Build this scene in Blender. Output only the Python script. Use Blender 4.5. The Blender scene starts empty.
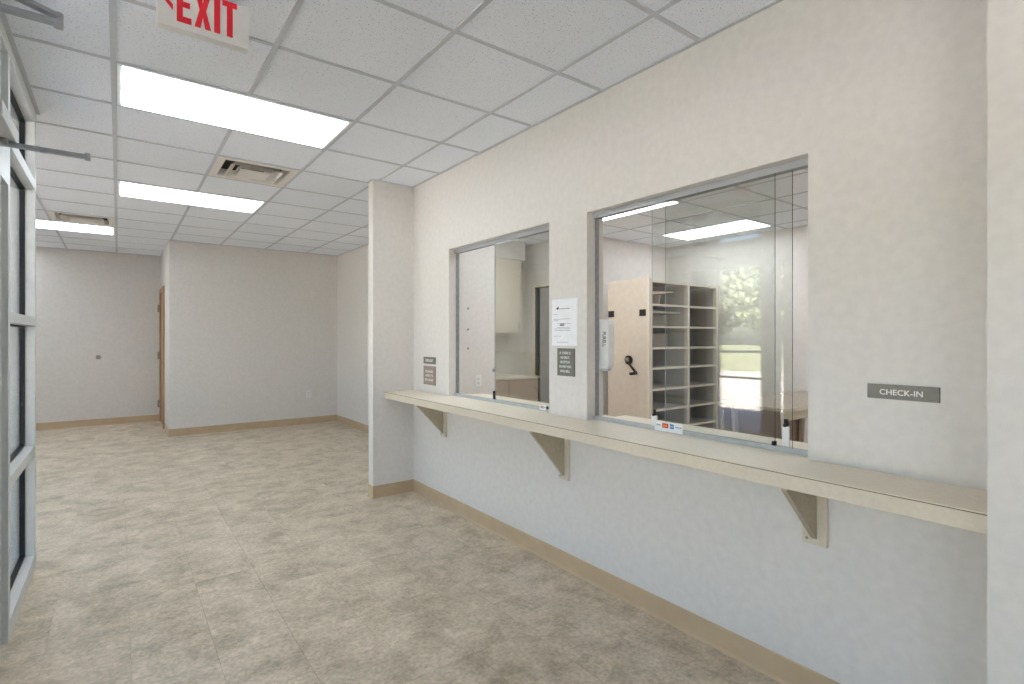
import bpy, bmesh, math, random
from mathutils import Vector, Matrix

random.seed(7)
S = bpy.context.scene
COL = S.collection
PI = math.pi

# ------------------------------------------------------------------ camera
cam_d = bpy.data.cameras.new('camera')
cam = bpy.data.objects.new('camera', cam_d)
COL.objects.link(cam)
cam_d.sensor_width = 36.0
cam_d.lens = 524.14 / 1024 * 36.0
cam_d.shift_y = -4.26 / 1024
cam_d.clip_start = 0.02
cam_d.clip_end = 500
cam.location = (-2.149, 0.0, 1.3936)
cam.rotation_euler = (PI / 2, 0, -0.6443)
S.camera = cam

# ------------------------------------------------------------------ sky, exposure
LIGHT_LOBBY = 5.4        # ceiling lenses in the lobby
LIGHT_OFFICE = 4.8       # ceiling lenses in the office
SKY = 0.46
w = bpy.data.worlds.new('sky')
S.world = w
w.use_nodes = True
nt = w.node_tree
bg = nt.nodes['Background']
sky = nt.nodes.new('ShaderNodeTexSky')
sky.sky_type = 'NISHITA'
sky.sun_elevation = math.radians(48)
sky.sun_rotation = math.radians(75)
sky.sun_disc = True
sky.sun_intensity = 0.8
sky.dust_density = 1.6
sky.ozone_density = 1.0
nt.links.new(sky.outputs[0], bg.inputs[0])
bg.inputs[1].default_value = SKY

vs = S.view_settings
vs.view_transform = 'Standard'
vs.look = 'None'
vs.exposure = 0.80
vs.gamma = 1.0
vs.use_curve_mapping = False
S.cycles.max_bounces = 14
S.cycles.diffuse_bounces = 10
S.cycles.transparent_max_bounces = 24
S.cycles.sample_clamp_indirect = 6.0
S.cycles.use_denoising = True

# ------------------------------------------------------------------ constants of the place
HC = 2.7585      # ceiling height
T = 0.6096       # ceiling module
GX0 = -2.168     # ceiling grid origin
GY0 = 3.2404
TOP = 0.92       # worktop height
HEAD = 2.113     # head of the pass-through windows


# ------------------------------------------------------------------ materials
def srgb(r, g, b):
    def f(c):
        c /= 255.0
        return c / 12.92 if c <= 0.04045 else ((c + 0.055) / 1.055) ** 2.4
    return (f(r), f(g), f(b), 1.0)


def base_mat(name, col, rough=0.6, metal=0.0, spec=0.4):
    m = bpy.data.materials.new(name)
    m.use_nodes = True
    b = m.node_tree.nodes['Principled BSDF']
    b.inputs['Base Color'].default_value = col
    b.inputs['Roughness'].default_value = rough
    b.inputs['Metallic'].default_value = metal
    b.inputs['Specular IOR Level'].default_value = spec
    return m, m.node_tree, b


def node(nt, typ, **kw):
    n = nt.nodes.new(typ)
    for k, v in kw.items():
        setattr(n, k, v)
    return n


def mottled(name, c1, c2, scale, rough=0.6, detail=4.0, bump=0.0, bump_scale=300.0, metal=0.0, spec=0.4,
            lo=0.35, hi=0.65, stretch=None, coord='Object'):
    m, nt, b = base_mat(name, c1, rough, metal, spec)
    if coord == 'World':
        g = node(nt, 'ShaderNodeNewGeometry')
        src = g.outputs['Position']
    else:
        tc = node(nt, 'ShaderNodeTexCoord')
        src = tc.outputs[coord]
    if stretch:
        mp = node(nt, 'ShaderNodeMapping')
        mp.inputs['Scale'].default_value = stretch
        nt.links.new(src, mp.inputs[0])
        src = mp.outputs[0]
    n = node(nt, 'ShaderNodeTexNoise')
    n.inputs['Scale'].default_value = scale
    n.inputs['Detail'].default_value = detail
    nt.links.new(src, n.inputs['Vector'])
    r = node(nt, 'ShaderNodeValToRGB')
    r.color_ramp.elements[0].position = lo
    r.color_ramp.elements[1].position = hi
    r.color_ramp.elements[0].color = c1
    r.color_ramp.elements[1].color = c2
    nt.links.new(n.outputs['Fac'], r.inputs[0])
    nt.links.new(r.outputs[0], b.inputs['Base Color'])
    if bump > 0:
        n2 = node(nt, 'ShaderNodeTexNoise')
        n2.inputs['Scale'].default_value = bump_scale
        n2.inputs['Detail'].default_value = 2.0
        nt.links.new(src, n2.inputs['Vector'])
        bp = node(nt, 'ShaderNodeBump')
        bp.inputs['Strength'].default_value = bump
        bp.inputs['Distance'].default_value = 0.002
        nt.links.new(n2.outputs['Fac'], bp.inputs['Height'])
        nt.links.new(bp.outputs[0], b.inputs['Normal'])
    return m


def emitter(name, col, strength):
    m = bpy.data.materials.new(name)
    m.use_nodes = True
    nt = m.node_tree
    nt.nodes.clear()
    o = node(nt, 'ShaderNodeOutputMaterial')
    e = node(nt, 'ShaderNodeEmission')
    e.inputs[0].default_value = col
    # two tubes glow through the acrylic lens: brighter along two lengthwise bands
    tc = node(nt, 'ShaderNodeTexCoord')
    sp = node(nt, 'ShaderNodeSeparateXYZ')
    nt.links.new(tc.outputs['Generated'], sp.inputs[0])
    s = node(nt, 'ShaderNodeMath', operation='MULTIPLY')
    s.inputs[1].default_value = 4 * PI
    nt.links.new(sp.outputs['Y' if 'across' in name else 'X'], s.inputs[0])
    c = node(nt, 'ShaderNodeMath', operation='COSINE')
    nt.links.new(s.outputs[0], c.inputs[0])
    mr = node(nt, 'ShaderNodeMapRange')
    mr.inputs['From Min'].default_value = -1
    mr.inputs['From Max'].default_value = 1
    mr.inputs['To Min'].default_value = strength * 1.15
    mr.inputs['To Max'].default_value = strength * 0.85
    nt.links.new(c.outputs[0], mr.inputs[0])
    nt.links.new(mr.outputs[0], e.inputs[1])
    nt.links.new(e.outputs[0], o.inputs[0])
    return m


def glass_mat(name, tint):
    """Clear sheet glass: see-through with a mirror part that grows at grazing angles."""
    m = bpy.data.materials.new(name)
    m.use_nodes = True
    nt = m.node_tree
    nt.nodes.clear()
    o = node(nt, 'ShaderNodeOutputMaterial')
    tr = node(nt, 'ShaderNodeBsdfTransparent')
    tr.inputs[0].default_value = tint
    gl = node(nt, 'ShaderNodeBsdfGlossy')
    gl.inputs['Roughness'].default_value = 0.0
    gl.inputs['Color'].default_value = (1, 1, 1, 1)
    g = node(nt, 'ShaderNodeNewGeometry')
    dp = node(nt, 'ShaderNodeVectorMath', operation='DOT_PRODUCT')
    nt.links.new(g.outputs['Incoming'], dp.inputs[0])
    nt.links.new(g.outputs['True Normal'], dp.inputs[1])
    ab = node(nt, 'ShaderNodeMath', operation='ABSOLUTE')
    nt.links.new(dp.outputs['Value'], ab.inputs[0])
    om = node(nt, 'ShaderNodeMath', operation='SUBTRACT')
    om.inputs[0].default_value = 1.0
    nt.links.new(ab.outputs[0], om.inputs[1])
    pw = node(nt, 'ShaderNodeMath', operation='POWER')
    pw.inputs[1].default_value = 5.0
    nt.links.new(om.outputs[0], pw.inputs[0])
    mr = node(nt, 'ShaderNodeMapRange')
    mr.inputs['To Min'].default_value = 0.042
    mr.inputs['To Max'].default_value = 1.0
    nt.links.new(pw.outputs[0], mr.inputs[0])
    mx = node(nt, 'ShaderNodeMixShader')
    nt.links.new(mr.outputs[0], mx.inputs[0])
    nt.links.new(tr.outputs[0], mx.inputs[1])
    nt.links.new(gl.outputs[0], mx.inputs[2])
    nt.links.new(mx.outputs[0], o.inputs[0])
    return m


def floor_mat():
    m, nt, b = base_mat('stone_vinyl', srgb(170, 158, 140), 0.42, 0, 0.35)
    g = node(nt, 'ShaderNodeNewGeometry')
    oi = node(nt, 'ShaderNodeObjectInfo')
    mu = node(nt, 'ShaderNodeMath', operation='MULTIPLY')
    mu.inputs[1].default_value = 0.12
    nt.links.new(oi.outputs['Random'], mu.inputs[0])
    va = node(nt, 'ShaderNodeVectorMath', operation='ADD')
    nt.links.new(g.outputs['Position'], va.inputs[0])
    nt.links.new(mu.outputs[0], va.inputs[1])
    n1 = node(nt, 'ShaderNodeTexNoise')
    n1.inputs['Scale'].default_value = 5.5
    n1.inputs['Detail'].default_value = 8
    n1.inputs['Roughness'].default_value = 0.68
    n1.inputs['Distortion'].default_value = 0.25
    nt.links.new(va.outputs[0], n1.inputs['Vector'])
    r1 = node(nt, 'ShaderNodeValToRGB')
    cr = r1.color_ramp
    cr.elements[0].position = 0.33
    cr.elements[0].color = srgb(171, 158, 138)
    cr.elements[1].position = 0.67
    cr.elements[1].color = srgb(221, 207, 188)
    e = cr.elements.new(0.5)
    e.color = srgb(202, 189, 169)
    nt.links.new(n1.outputs['Fac'], r1.inputs[0])
    n2 = node(nt, 'ShaderNodeTexNoise')
    n2.inputs['Scale'].default_value = 55
    n2.inputs['Detail'].default_value = 5
    n2.inputs['Roughness'].default_value = 0.7
    nt.links.new(va.outputs[0], n2.inputs['Vector'])
    r2 = node(nt, 'ShaderNodeValToRGB')
    r2.color_ramp.elements[0].position = 0.34
    r2.color_ramp.elements[0].color = (0.73, 0.73, 0.72, 1)
    r2.color_ramp.elements[1].position = 0.62
    r2.color_ramp.elements[1].color = (1.08, 1.07, 1.06, 1)
    nt.links.new(n2.outputs['Fac'], r2.inputs[0])
    mx = node(nt, 'ShaderNodeMix', data_type='RGBA', blend_type='MULTIPLY')
    mx.inputs[0].default_value = 1.0
    nt.links.new(r1.outputs[0], mx.inputs[6])
    nt.links.new(r2.outputs[0], mx.inputs[7])
    nt.links.new(mx.outputs[2], b.inputs['Base Color'])
    bp = node(nt, 'ShaderNodeBump')
    bp.inputs['Strength'].default_value = 0.08
    bp.inputs['Distance'].default_value = 0.002
    nt.links.new(n2.outputs['Fac'], bp.inputs['Height'])
    nt.links.new(bp.outputs[0], b.inputs['Normal'])
    return m


def ceiling_tile_mat():
    m, nt, b = base_mat('mineral_fibre', srgb(214, 214, 214), 0.9, 0, 0.1)
    g = node(nt, 'ShaderNodeNewGeometry')
    n1 = node(nt, 'ShaderNodeTexNoise')
    n1.inputs['Scale'].default_value = 130
    n1.inputs['Detail'].default_value = 3
    nt.links.new(g.outputs['Position'], n1.inputs['Vector'])
    r1 = node(nt, 'ShaderNodeValToRGB')
    r1.color_ramp.elements[0].position = 0.30
    r1.color_ramp.elements[0].color = srgb(176, 179, 185)
    r1.color_ramp.elements[1].position = 0.40
    r1.color_ramp.elements[1].color = srgb(240, 244, 251)
    nt.links.new(n1.outputs['Fac'], r1.inputs[0])
    oi = node(nt, 'ShaderNodeObjectInfo')
    mr = node(nt, 'ShaderNodeMapRange')
    mr.inputs['To Min'].default_value = 0.97
    mr.inputs['To Max'].default_value = 1.0
    nt.links.new(oi.outputs['Random'], mr.inputs[0])
    mx = node(nt, 'ShaderNodeVectorMath', operation='SCALE')
    nt.links.new(r1.outputs[0], mx.inputs[0])
    nt.links.new(mr.outputs[0], mx.inputs['Scale'])
    nt.links.new(mx.outputs[0], b.inputs['Base Color'])
    bp = node(nt, 'ShaderNodeBump')
    bp.inputs['Strength'].default_value = 0.35
    bp.inputs['Distance'].default_value = 0.002
    nt.links.new(n1.outputs['Fac'], bp.inputs['Height'])
    nt.links.new(bp.outputs[0], b.inputs['Normal'])
    return m


M = {}
M['wall'] = mottled('wallcovering', srgb(213, 209, 205), srgb(219, 215, 211), 26, 0.75, 6, 0.04, 420, spec=0.25, coord='World')
M['wall_office'] = mottled('office_paint', srgb(218, 213, 208), srgb(224, 219, 214), 12, 0.7, 3, coord='World')
M['ceil_tile'] = ceiling_tile_mat()
M['grid'] = mottled('grid_metal', srgb(196, 199, 205), srgb(202, 205, 211), 30, 0.6, spec=0.1)
M['plenum'] = mottled('dark_plenum', srgb(70, 70, 70), srgb(80, 80, 80), 4, 0.9)
M['floor'] = floor_mat()
M['floor_base'] = mottled('floor_joint', srgb(160, 148, 130), srgb(168, 156, 138), 30, 0.8)
M['base'] = mottled('vinyl_base', srgb(186, 164, 134), srgb(192, 170, 141), 9, 0.42, 3, coord='World')
M['laminate'] = mottled('taupe_laminate', srgb(222, 211, 192), srgb(228, 218, 200), 60, 0.38, 4, coord='World')
M['laminate_dark'] = mottled('taupe_laminate_edge', srgb(204, 194, 176), srgb(210, 200, 183), 60, 0.45, 4, coord='World')
M['bracket'] = mottled('bracket_laminate', srgb(170, 160, 139), srgb(178, 168, 148), 50, 0.5, 4, coord='World')
M['seam'] = mottled('dark_seam', srgb(95, 84, 68), srgb(105, 94, 78), 80, 0.7)
M['alu'] = mottled('brushed_aluminium', srgb(168, 171, 176), srgb(178, 181, 186), 40, 0.38, 4, metal=0.4, stretch=(1, 1, 30))
M['alu_dark'] = mottled('worn_aluminium', srgb(140, 142, 145), srgb(154, 156, 158), 40, 0.42, 3, metal=0.35)
M['store'] = mottled('anodised_frame', srgb(203, 205, 204), srgb(209, 211, 210), 30, 0.40, 3)
M['arm'] = mottled('closer_arm_steel', srgb(158, 163, 168), srgb(170, 175, 180), 40, 0.35, 3, metal=0.25)
M['gasket'] = mottled('black_gasket', srgb(22, 24, 28), srgb(30, 32, 36), 60, 0.55)
M['glass'] = glass_mat('clear_glass', (0.945, 0.955, 0.945, 1))
M['glass_tint'] = glass_mat('tinted_glass', (0.42, 0.44, 0.45, 1))
M['glass_store'] = glass_mat('storefront_glass', (0.90, 0.905, 0.905, 1))
M['glass_half'] = glass_mat('lightly_tinted_glass', (0.74, 0.75, 0.75, 1))
M['glass_dark'] = glass_mat('dark_tinted_glass', (0.26, 0.26, 0.27, 1))
M['glass_edge'] = mottled('glass_edge', srgb(60, 78, 74), srgb(74, 92, 88), 30, 0.2)
M['glass_edge_lit'] = mottled('lit_glass_edge', srgb(168, 180, 176), srgb(180, 192, 188), 30, 0.2)  # paler copy for the far edges: light through the pane put into the colour
M['track'] = mottled('satin_track', srgb(190, 192, 194), srgb(198, 200, 202), 40, 0.4, 3, metal=0.15)
M['white'] = mottled('white_enamel', srgb(226, 226, 226), srgb(232, 232, 232), 20, 0.45)
M['vent'] = mottled('vent_enamel', srgb(226, 221, 214), srgb(232, 228, 221), 20, 0.5)
M['dark'] = mottled('dark_void', srgb(44, 40, 36), srgb(58, 53, 48), 20, 0.9)
M['black'] = mottled('black_plastic', srgb(28, 24, 20), srgb(36, 31, 26), 50, 0.4)
M['lens'] = emitter('lens_across_light', (0.84, 0.93, 1.0, 1), LIGHT_LOBBY)
M['lens_office'] = emitter('lens_along_light', (0.90, 0.955, 1.0, 1), LIGHT_OFFICE)
M['sign'] = mottled('engraved_plastic', srgb(112, 110, 104), srgb(118, 116, 110), 60, 0.42)
M['sign_brown'] = mottled('engraved_brown_plastic', srgb(140, 126, 118), srgb(148, 134, 126), 60, 0.42)
M['sign_edge'] = mottled('sign_edge', srgb(84, 80, 73), srgb(92, 88, 80), 60, 0.5)
M['print_white'] = mottled('white_print', srgb(232, 232, 228), srgb(238, 238, 234), 40, 0.5)
M['red'] = mottled('exit_red', srgb(214, 30, 48), srgb(222, 38, 56), 20, 0.4)
M['paper'] = mottled('paper', srgb(238, 238, 242), srgb(244, 244, 248), 30, 0.8)
M['ink'] = mottled('grey_ink', srgb(150, 150, 154), srgb(165, 165, 170), 90, 0.8)
M['ink_dark'] = mottled('dark_ink', srgb(60, 62, 72), srgb(76, 78, 88), 90, 0.8)
M['wood'] = mottled('oak_veneer', srgb(158, 124, 92), srgb(178, 144, 110), 10, 0.45, 6, stretch=(6, 6, 0.6))
M['brass'] = mottled('dull_steel', srgb(150, 138, 120), srgb(168, 156, 138), 60, 0.4, metal=0.6)
M['shelf'] = mottled('putty_enamel', srgb(214, 203, 188), srgb(220, 209, 195), 30, 0.45)
M['shelf_panel'] = mottled('peach_panel', srgb(203, 188, 171), srgb(208, 194, 178), 20, 0.5)
M['shelf_in'] = mottled('grey_putty_enamel', srgb(176, 166, 154), srgb(184, 174, 162), 30, 0.55)
M['cabinet'] = mottled('almond_laminate', srgb(212, 202, 186), srgb(218, 208, 193), 20, 0.5)
M['brown'] = mottled('mushroom_laminate', srgb(168, 146, 130), srgb(176, 154, 138), 20, 0.5)
M['granite'] = mottled('speckled_laminate', srgb(132, 120, 108), srgb(176, 162, 146), 70, 0.4, 8, lo=0.4, hi=0.6)
M['grey_metal'] = mottled('lavender_grey_metal', srgb(186, 184, 192), srgb(194, 192, 200), 20, 0.5)
M['concrete'] = mottled('pale_concrete', srgb(201, 204, 211), srgb(214, 217, 223), 2, 0.85, 8, coord='World')
M['grass'] = mottled('lawn_green', srgb(114, 124, 106), srgb(138, 149, 128), 1.4, 0.9, 8, coord='World')
M['leaf'] = mottled('leaf_green', srgb(92, 106, 80), srgb(132, 146, 114), 1.2, 0.7, 6, coord='World')
M['bark'] = mottled('bark_brown', srgb(92, 76, 62), srgb(120, 102, 86), 6, 0.9)
M['visa'] = mottled('card_blue', srgb(30, 50, 120), srgb(38, 58, 130), 60, 0.5)
M['card_red'] = mottled('card_red', srgb(196, 50, 44), srgb(206, 58, 52), 60, 0.5)
M['card_amber'] = mottled('card_amber', srgb(232, 160, 60), srgb(238, 168, 68), 60, 0.5)
M['card_sky'] = mottled('card_sky_blue', srgb(52, 128, 186), srgb(60, 136, 194), 60, 0.5)


# ------------------------------------------------------------------ mesh helpers
def origin_of(o):
    v = Vector((0, 0, 0))
    while o is not None:
        v += o.location
        o = o.parent
    return v


class MB:
    """Collects shapes given in the coordinates of the place; build() links them as ONE mesh object."""

    def __init__(self):
        self.bm = bmesh.new()

    def box(self, x0, x1, y0, y1, z0, z1, bev=0.0, mi=0):
        vs_ = [self.bm.verts.new(p) for p in ((x0, y0, z0), (x1, y0, z0), (x1, y1, z0), (x0, y1, z0),
                                              (x0, y0, z1), (x1, y0, z1), (x1, y1, z1), (x0, y1, z1))]
        fs = []
        for q in ((3, 2, 1, 0), (4, 5, 6, 7), (0, 1, 5, 4), (1, 2, 6, 5), (2, 3, 7, 6), (3, 0, 4, 7)):
            f = self.bm.faces.new([vs_[i] for i in q])
            f.material_index = mi
            fs.append(f)
        if bev > 0:
            es = list({e for f in fs for e in f.edges})
            bmesh.ops.bevel(self.bm, geom=es, offset=bev, segments=2, profile=0.5, affect='EDGES', clamp_overlap=True)
        return self

    def prism(self, pts, d, mi=0):
        """pts: a closed outline in space (list of 3-tuples), swept by the vector d."""
        d = Vector(d)
        a = [self.bm.verts.new(p) for p in pts]
        b = [self.bm.verts.new(Vector(p) + d) for p in pts]
        n = len(pts)
        fs = [self.bm.faces.new(a), self.bm.faces.new(list(reversed(b)))]
        for i in range(n):
            fs.append(self.bm.faces.new((a[(i + 1) % n], a[i], b[i], b[(i + 1) % n])))
        for f in fs:
            f.material_index = mi
        bmesh.ops.recalc_face_normals(self.bm, faces=fs)
        return self

    def tube(self, p0, p1, r, n=12, r1=None, mi=0):
        p0, p1 = Vector(p0), Vector(p1)
        ax = (p1 - p0).normalized()
        u = ax.orthogonal().normalized()
        v = ax.cross(u)
        r1 = r if r1 is None else r1
        A = [self.bm.verts.new(p0 + (u * math.cos(2 * PI * i / n) + v * math.sin(2 * PI * i / n)) * r) for i in range(n)]
        B = [self.bm.verts.new(p1 + (u * math.cos(2 * PI * i / n) + v * math.sin(2 * PI * i / n)) * r1) for i in range(n)]
        fs = [self.bm.faces.new(list(reversed(A))), self.bm.faces.new(B)]
        for i in range(n):
            f = self.bm.faces.new((A[i], A[(i + 1) % n], B[(i + 1) % n], B[i]))
            f.smooth = True
            fs.append(f)
        for f in fs:
            f.material_index = mi
        return self

    def build(self, name, mat, parent=None, loc=None):
        me = bpy.data.meshes.new(name)
        off = origin_of(parent) if parent is not None else Vector(loc or (0, 0, 0))
        if off.length > 0:
            bmesh.ops.translate(self.bm, verts=self.bm.verts, vec=-off)
        self.bm.normal_update()
        self.bm.to_mesh(me)
        self.bm.free()
        for m in (mat if isinstance(mat, (list, tuple)) else [mat]):
            me.materials.append(m)
        o = bpy.data.objects.new(name, me)
        COL.objects.link(o)
        if parent is not None:
            o.parent = parent
        elif loc is not None:
            o.location = loc
        return o


def box(name, b, mat, parent=None, bev=0.0, loc=None):
    return MB().box(*b, bev=bev).build(name, mat, parent, loc)


def tag(o, label, cat, group=None, kind=None):
    o['label'] = label
    o['category'] = cat
    if group:
        o['group'] = group
    if kind:
        o['kind'] = kind
    return o


def thing(name, label, cat, loc, group=None, kind=None):
    o = bpy.data.objects.new(name, None)
    o.empty_display_size = 0.1
    COL.objects.link(o)
    o.location = loc
    return tag(o, label, cat, group, kind)


def struct(name, o_or_mb, mat, label, cat, parent=None):
    o = o_or_mb.build(name, mat, parent)
    return tag(o, label, cat, kind='structure')


def copy_part(o, parent, loc):
    c = o.copy()
    COL.objects.link(c)
    c.parent = parent
    c.location = loc
    return c


def lettering(name, s, width, height, frame, mat, parent, thick=0.0008, bold=0.0):
    """Raised letters as a mesh. frame = (centre, x_axis, y_axis) in the place; fitted to width and height."""
    cu = bpy.data.curves.new('lettering_curve', 'FONT')
    cu.body = s
    cu.size = 1.0
    cu.align_x = 'LEFT'
    cu.extrude = 0.02
    cu.offset = bold
    cu.resolution_u = 3
    t = bpy.data.objects.new('lettering_curve', cu)
    COL.objects.link(t)
    bpy.context.view_layer.update()
    me = bpy.data.meshes.new_from_object(t.evaluated_get(bpy.context.evaluated_depsgraph_get()))
    bpy.data.objects.remove(t)
    bpy.data.curves.remove(cu)
    xs = [v.co.x for v in me.vertices]
    ys = [v.co.y for v in me.vertices]
    zs = [v.co.z for v in me.vertices]
    c, ax, ay = Vector(frame[0]), Vector(frame[1]).normalized(), Vector(frame[2]).normalized()
    az = ax.cross(ay)
    off = origin_of(parent)
    w0, h0, z0 = max(xs) - min(xs), max(ys) - min(ys), max(zs) - min(zs)
    for v in me.vertices:
        x = (v.co.x - (max(xs) + min(xs)) / 2) / w0 * width
        y = (v.co.y - (max(ys) + min(ys)) / 2) / h0 * height
        z = (v.co.z - min(zs)) / z0 * thick
        v.co = c + ax * x + ay * y + az * z - off
    me.materials.clear()
    me.materials.append(mat)
    o = bpy.data.objects.new(name, me)
    COL.objects.link(o)
    o.parent = parent
    return o


ONX = ((0, -1, 0), (0, 0, 1))     # reading frame on a wall that faces -x
ONY = ((1, 0, 0), (0, 0, 1))      # reading frame on a face that looks towards -y

# =================================================================== SHELL
X_STORE = -2.55          # room face of the storefront
X_EAST = 0.78            # right wall of the far lobby
Y_PART = 4.352           # partition / stub wall
Y_BACK = 8.78            # nearer back wall of the lobby
Y_FAR = 10.6             # farther back wall of the lobby
X_RET = -1.58            # return between the two
X_WEST = -4.6            # left wall of the far lobby
Y_SOUTH = -1.7
W1 = (2.474, 3.713)      # first window opening (y)
W2 = (0.940, 2.145)      # second window opening (y)
WT = 0.132               # thickness of the front wall

# ---- floor: slab with individual vinyl tiles
fl = struct('floor', MB().box(-4.8, 4.8, -1.9, 10.8, -0.12, -0.0035), M['floor_base'],
            'beige stone-look vinyl tile floor of the lobby and office', 'floor')
FT = 0.3048
def runs(a, b, o, step):
    i = math.floor((a - o) / step)
    out = []
    while o + i * step < b - 1e-6:
        lo, hi = max(a, o + i * step), min(b, o + (i + 1) * step)
        if hi - lo > 0.012:
            out.append((lo, hi))
        i += 1
    return out


FX0, FY0 = -2.105, 0.12
YS = FY0 + 14 * FT
pieces = []
for (xa, xb, ya, yb) in ((X_STORE - 0.1, 0.0, FY0, YS), (X_WEST + 1.2, X_EAST, YS, 8.84), (X_WEST + 1.2, X_RET, 8.84, Y_FAR)):
    for (y0, y1) in runs(ya, yb, FY0, FT):
        for (x0, x1) in runs(xa, xb, FX0, FT):
            pieces.append((x0, x1, y0, y1))


def in_view(p):
    """how far in front of the viewer a tile lies; tiles out of the frame come last"""
    x, y = (p[0] + p[1]) / 2 + 2.149, (p[2] + p[3]) / 2
    depth = x * math.sin(0.6443) + y * math.cos(0.6443)
    side = x * math.cos(0.6443) - y * math.sin(0.6443)
    if depth < 1.9 or abs(side) > depth * 1.05:
        return 100 + depth
    return depth


pieces.sort(key=in_view)
full_tile = None
rest = MB()
for n, (x0, x1, y0, y1) in enumerate(pieces):
    g = 0.0004
    if n < 300:
        full = abs(x1 - x0 - FT) < 1e-4 and abs(y1 - y0 - FT) < 1e-4
        if full and full_tile:
            o = bpy.data.objects.new('floor_tile', full_tile)
            COL.objects.link(o)
        else:
            o = MB().box(g, x1 - x0 - g, g, y1 - y0 - g, -0.0034, 0, bev=0.0004).build('floor_tile', M['floor'])
            if full:
                full_tile = o.data
        o.parent = fl
        o.location = (x0, y0, 0)
    else:
        rest.box(x0 + g, x1 - g, y0 + g, y1 - g, -0.0034, 0)
rest.build('floor_tiles_beyond', M['floor'], fl)['kind'] = 'stuff'
MB().box(X_STORE - 0.1, 0.0, Y_SOUTH, FY0, -0.0034, 0).box(X_WEST, X_WEST + 1.2, 4.3, Y_FAR, -0.0034, 0) \
    .box(WT, 4.55, -1.0, 4.95, -0.0034, 0).box(0.9, 4.5, 4.95, 6.2, -0.0034, 0).build('floor_remainder', M['floor'], fl)

# ---- ceiling: slab, grid bars and individual lay-in tiles
ce = struct('ceiling', MB().box(-4.8, 4.8, -1.9, 10.8, HC + 0.09, HC + 0.19), M['plenum'],
            'suspended ceiling of white mineral tiles in a metal grid', 'ceiling')
cell_me = None
lights_cells = set()


def L(i):
    return GX0 + i * T


def R(j):
    return GY0 + j * T


def ceil_piece(x0, x1, y0, y1):
    global cell_me
    g = 0.004
    full = abs(x1 - x0 - T) < 1e-4 and abs(y1 - y0 - T) < 1e-4
    if full and cell_me:
        o = bpy.data.objects.new('ceiling_tile', cell_me)
        COL.objects.link(o)
        o.parent = ce
        o.location = (x0, y0, HC)
        return
    o = MB().box(g, x1 - x0 - g, g, y1 - y0 - g, 0.004, 0.018, bev=0.002).build('ceiling_tile', M['ceil_tile'])
    o.parent = ce
    o.location = (x0, y0, HC)
    if full:
        cell_me = o.data


LOBBY_LIGHTS = [(0, 0), (0, 4), (-2, 8), (-4, 4), (-4, 11)]       # (column, row) of the left cell; last two added out of view as fill
VENTS = [(1, 2), (-1, 7)]
taken = set()
for i, j in LOBBY_LIGHTS:
    taken |= {(i, j), (i + 1, j)}
taken |= set(VENTS)


def lobby_x(y):
    if y < 4.4:
        return X_STORE - 0.05, 0.0
    if y < Y_BACK:
        return X_WEST, X_EAST
    return X_WEST, X_RET


for j in range(-8, 13):
    ya, yb = max(R(j), Y_SOUTH), min(R(j + 1), Y_FAR)
    if yb - ya < 0.02:
        continue
    xa, xb = lobby_x((ya + yb) / 2 if j != 9 else 8.7)
    for i in range(-5, 6):
        x0, x1 = max(L(i), xa), min(L(i + 1), xb)
        if x1 - x0 < 0.02 or (i, j) in taken:
            continue
        ceil_piece(x0, x1, ya, yb)
# office grid (lights run the other way)
OX0, OY0 = 3.615, 3.18
OFFICE_LIGHTS = [(0, 0), (-3, 0), (0, -4), (-3, -4), (-4, 2), (-5, -1)]   # 1 x 2 cells; last two are unseen, added for fill light
otaken = set()
for i, j in OFFICE_LIGHTS:
    otaken |= {(i, j), (i, j + 1)}
for j in range(-7, 5):
    ya, yb = max(OY0 + j * T, -1.0), min(OY0 + (j + 1) * T, 6.2)
    xa, xb = (WT, 4.55) if (ya + yb) / 2 < 5 else (0.9, 2.74)
    for i in range(-6, 2):
        x0, x1 = max(OX0 + i * T, xa), min(OX0 + (i + 1) * T, xb)
        if x1 - x0 < 0.02 or yb - ya < 0.02 or (i, j) in otaken:
            continue
        ceil_piece(x0, x1, ya, yb)

BW = 0.012


def bar_y(x, y0, y1):
    box('grid_bar', (x - BW, x + BW, y0, y1, HC, HC + 0.004), M['grid'], ce)


def bar_x(y, x0, x1):
    box('grid_bar', (x0, x1, y - BW, y + BW, HC + 0.0004, HC + 0.004), M['grid'], ce)


def broken(a, b, gaps):
    """the stretches of a..b that are left between the gaps"""
    for g0, g1 in sorted(gaps):
        if g1 > a and g0 < b:
            if g0 - a > 0.02:
                yield a, g0
            a = g1
    if b - a > 0.02:
        yield a, b


for i in range(-4, 6):
    x = L(i)
    y0 = Y_SOUTH if X_STORE < x < 0 else 4.32
    y1 = Y_FAR if x < X_RET else Y_BACK
    if X_WEST < x < X_EAST:
        for a, b in broken(y0, y1, [(R(j), R(j + 1)) for k, j in LOBBY_LIGHTS if k + 1 == i]):
            bar_y(x, a, b)
for j in range(-8, 13):
    y = R(j)
    if Y_SOUTH < y < Y_FAR:
        xa, xb = lobby_x(y)
        bar_x(y, xa, xb)
for i in range(-5, 2):
    bar_y(OX0 + i * T, -1.0, 4.95)
for j in range(-6, 5):
    y = OY0 + j * T
    if y < 6.2:
        xa, xb = (WT, 4.55) if y < 4.95 else (0.9, 2.74)
        for a, b in broken(xa, xb, [(OX0 + i * T, OX0 + (i + 1) * T) for i, k in OFFICE_LIGHTS if k + 1 == j]):
            bar_x(y, a, b)
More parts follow.
